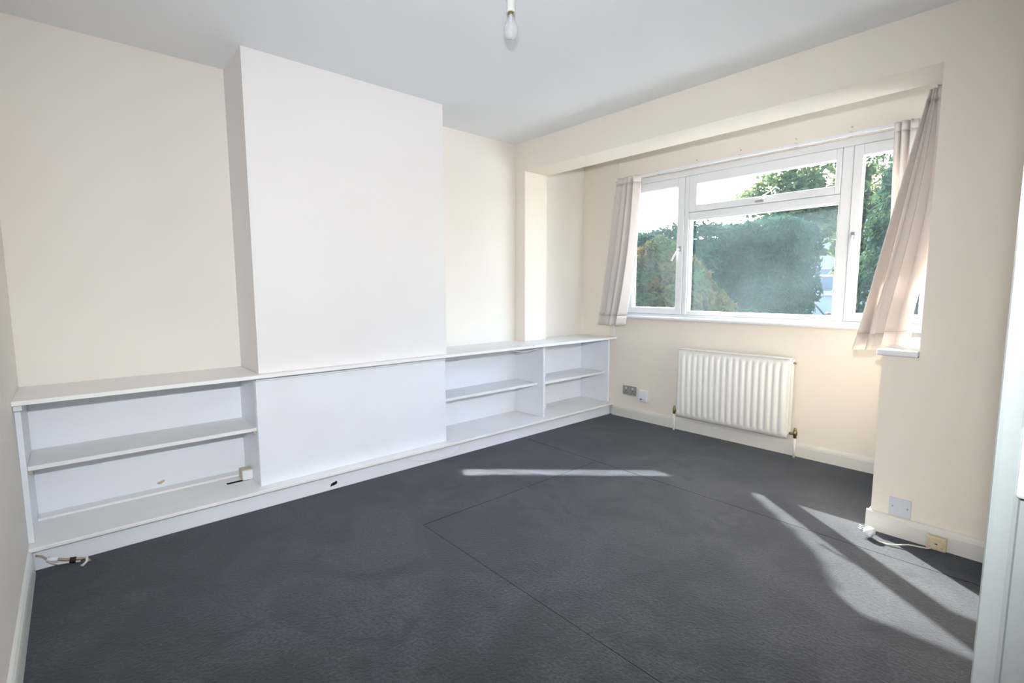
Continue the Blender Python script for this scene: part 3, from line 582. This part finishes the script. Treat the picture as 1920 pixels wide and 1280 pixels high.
# house across the road
hs_ = thing('house', 'white rendered house across the road with casement windows', 'house', (-5.0, 26.0, OUTG))
wm = MB(); wm.box(-6.4, 1.5, 24.0, 31.0, OUTG, 4.9)
wm.build('walls', 'render', hs_)
MB().add([(-6.8,23.5,4.85),(1.9,23.5,4.85),(1.9,31.5,4.85),(-6.8,31.5,4.85),(-4.4,27.5,6.6),(-0.5,27.5,6.6)], [(0,1,5,4),(2,3,4,5),(1,2,5),(3,0,4),(3,2,1,0)]).build('roof', 'tile', hs_)
def hwin(x0, x1, z0, z1, nx_, tz):
    f = MB(); y0, y1 = 23.93, 24.0; t_ = 0.07
    f.box(x0,x1,y0,y1,z0,z0+t_).box(x0,x1,y0,y1,z1-t_,z1)
    xs_ = [x0+(x1-x0)*i/nx_ for i in range(nx_+1)]
    for xx in xs_: f.box(xx-t_*0.6,xx+t_*0.6,y0,y1,z0+t_,z1-t_)
    f.box(x0,x1,y0+0.01,y1,tz,tz+0.09)
    o = f.build('window', 'farwhite', hs_)
    for i in range(nx_):
        for a, b in ((z0+t_,tz),(tz+0.09,z1-t_)): B(xs_[i]+0.04,xs_[i+1]-0.04,23.965,23.995,a,b).build('pane', 'farglass', o)
    B(x0-0.1,x1+0.1,23.84,24.0,z0-0.12,z0).build('sill', 'farwhite', hs_)
hwin(-5.80, -3.68, 1.02, 2.06, 3, 1.68); hwin(-5.80, -3.68, 3.3, 4.4, 3, 3.98); hwin(-2.3, -0.9, 3.3, 4.4, 2, 3.98)
B(-2.1,-1.2,23.93,24.0,OUTG,1.75).build('front_door', 'farglass', hs_)

# parked car, nose towards the window's right
CARX, CARY = -1.62, 12.3
def car():
    root = thing('car', 'white parked car beside the hedge, windscreen catching the sun', 'car', (CARX, CARY, OUTG))
    hdg = math.atan2(-0.62, 0.78); Rz = Matrix.Rotation(hdg, 3, 'Z')
    def put(mb): 
        mb.v = [tuple(Vector((CARX,CARY,OUTG)) + Rz @ Vector(p)) for p in mb.v]; return mb
    def loft(secs, W):     # secs: list of closed (x,z) outlines scaled over half-width positions
        mb = MB(); n_ = len(secs[0][1])
        for yy, pr in secs: mb.v += [(x, yy, z) for x, z in pr]
        for k in range(len(secs)-1): mb.f += [(k*n_+i, k*n_+(i+1)%n_, (k+1)*n_+(i+1)%n_, (k+1)*n_+i) for i in range(n_)]
        mb.f += [tuple(range(n_-1,-1,-1)), tuple(range((len(secs)-1)*n_, len(secs)*n_))]; return mb
    body = [(-1.75,0.35),(-1.80,0.60),(-1.72,0.92),(-0.9,0.95),(0.72,0.92),(1.35,0.82),(1.80,0.66),(1.88,0.45),(1.82,0.25),(-1.65,0.25)]
    def shr(pr, k, dz): return [(x*k, z-dz if z > 0.6 else z) for x, z in pr]
    put(loft([(-0.84,shr(body,0.96,0.05)),(-0.78,body),(0.78,body),(0.84,shr(body,0.96,0.05))],1)).build('body', 'carwhite', root, bevel=0.03)
    cabin = [(-1.62,0.93),(-1.30,1.40),(-0.95,1.47),(0.05,1.47),(0.22,1.43),(0.86,0.91)]
    put(loft([(-0.66,[(x*0.95,z-0.02) for x,z in cabin]),(-0.60,cabin),(0.60,cabin),(0.66,[(x*0.95,z-0.02) for x,z in cabin])],1)).build('cabin', 'carwhite', root, bevel=0.02)
    ws = MB().add([(0.255,-0.55,1.425),(0.255,0.55,1.425),(0.835,0.62,0.955),(0.835,-0.62,0.955)], [(0,1,2,3)]); ws.v += [(x+0.012,y_,z+0.014) for x,y_,z in ws.v[:4]]; ws.f += [(7,6,5,4),(0,4,5,1),(1,5,6,2),(2,6,7,3),(3,7,4,0)]
    put(ws).build('windscreen', 'carglass', root)
    for sy in (-1, 1):
        sw_ = MB(); q = [(-1.25,0.98),(-1.10,1.36),(-0.1,1.38),(0.10,1.36),(0.60,0.98)]
        sw_.add([(x,sy*0.655,z) for x,z in q]+[(x,sy*0.672,z) for x,z in q], [(0,1,2,3,4),(9,8,7,6,5)]+[(i,(i+1)%5,(i+1)%5+5,i+5) for i in range(5)])
        put(sw_).build('side_glass', 'carglass', root)
        put(MB().box(0.62,0.78,sy*0.70-0.02,sy*0.70+0.02,0.95,0.98).box(0.58,0.70,sy*0.86-0.09,sy*0.86+0.09,0.97,1.09)).build('mirror', 'darkgrey', root, bevel=0.015)
        put(MB().tube([(0.245,sy*0.585,1.445),(0.86,sy*0.65,0.935)], 0.028, 6)).build('pillar', 'rubber', root)
        put(MB().box(1.62,1.80,sy*0.62-0.16,sy*0.62+0.16,0.56,0.68)).build('headlamp', 'plastic', root, bevel=0.02)
        for wx in (-1.15, 1.2):
            put(MB().tube([(wx,sy*0.68,0.31),(wx,sy*0.86,0.31)], 0.31, 22)).build('wheel', 'tyre', root)
            put(MB().tube([(wx,sy*0.855,0.31),(wx,sy*0.87,0.31)], 0.19, 16)).build('hub_cap', 'steel', root)
    put(MB().box(1.80,1.895,-0.45,0.45,0.42,0.56)).build('grille', 'rubber', root, bevel=0.01)
car()
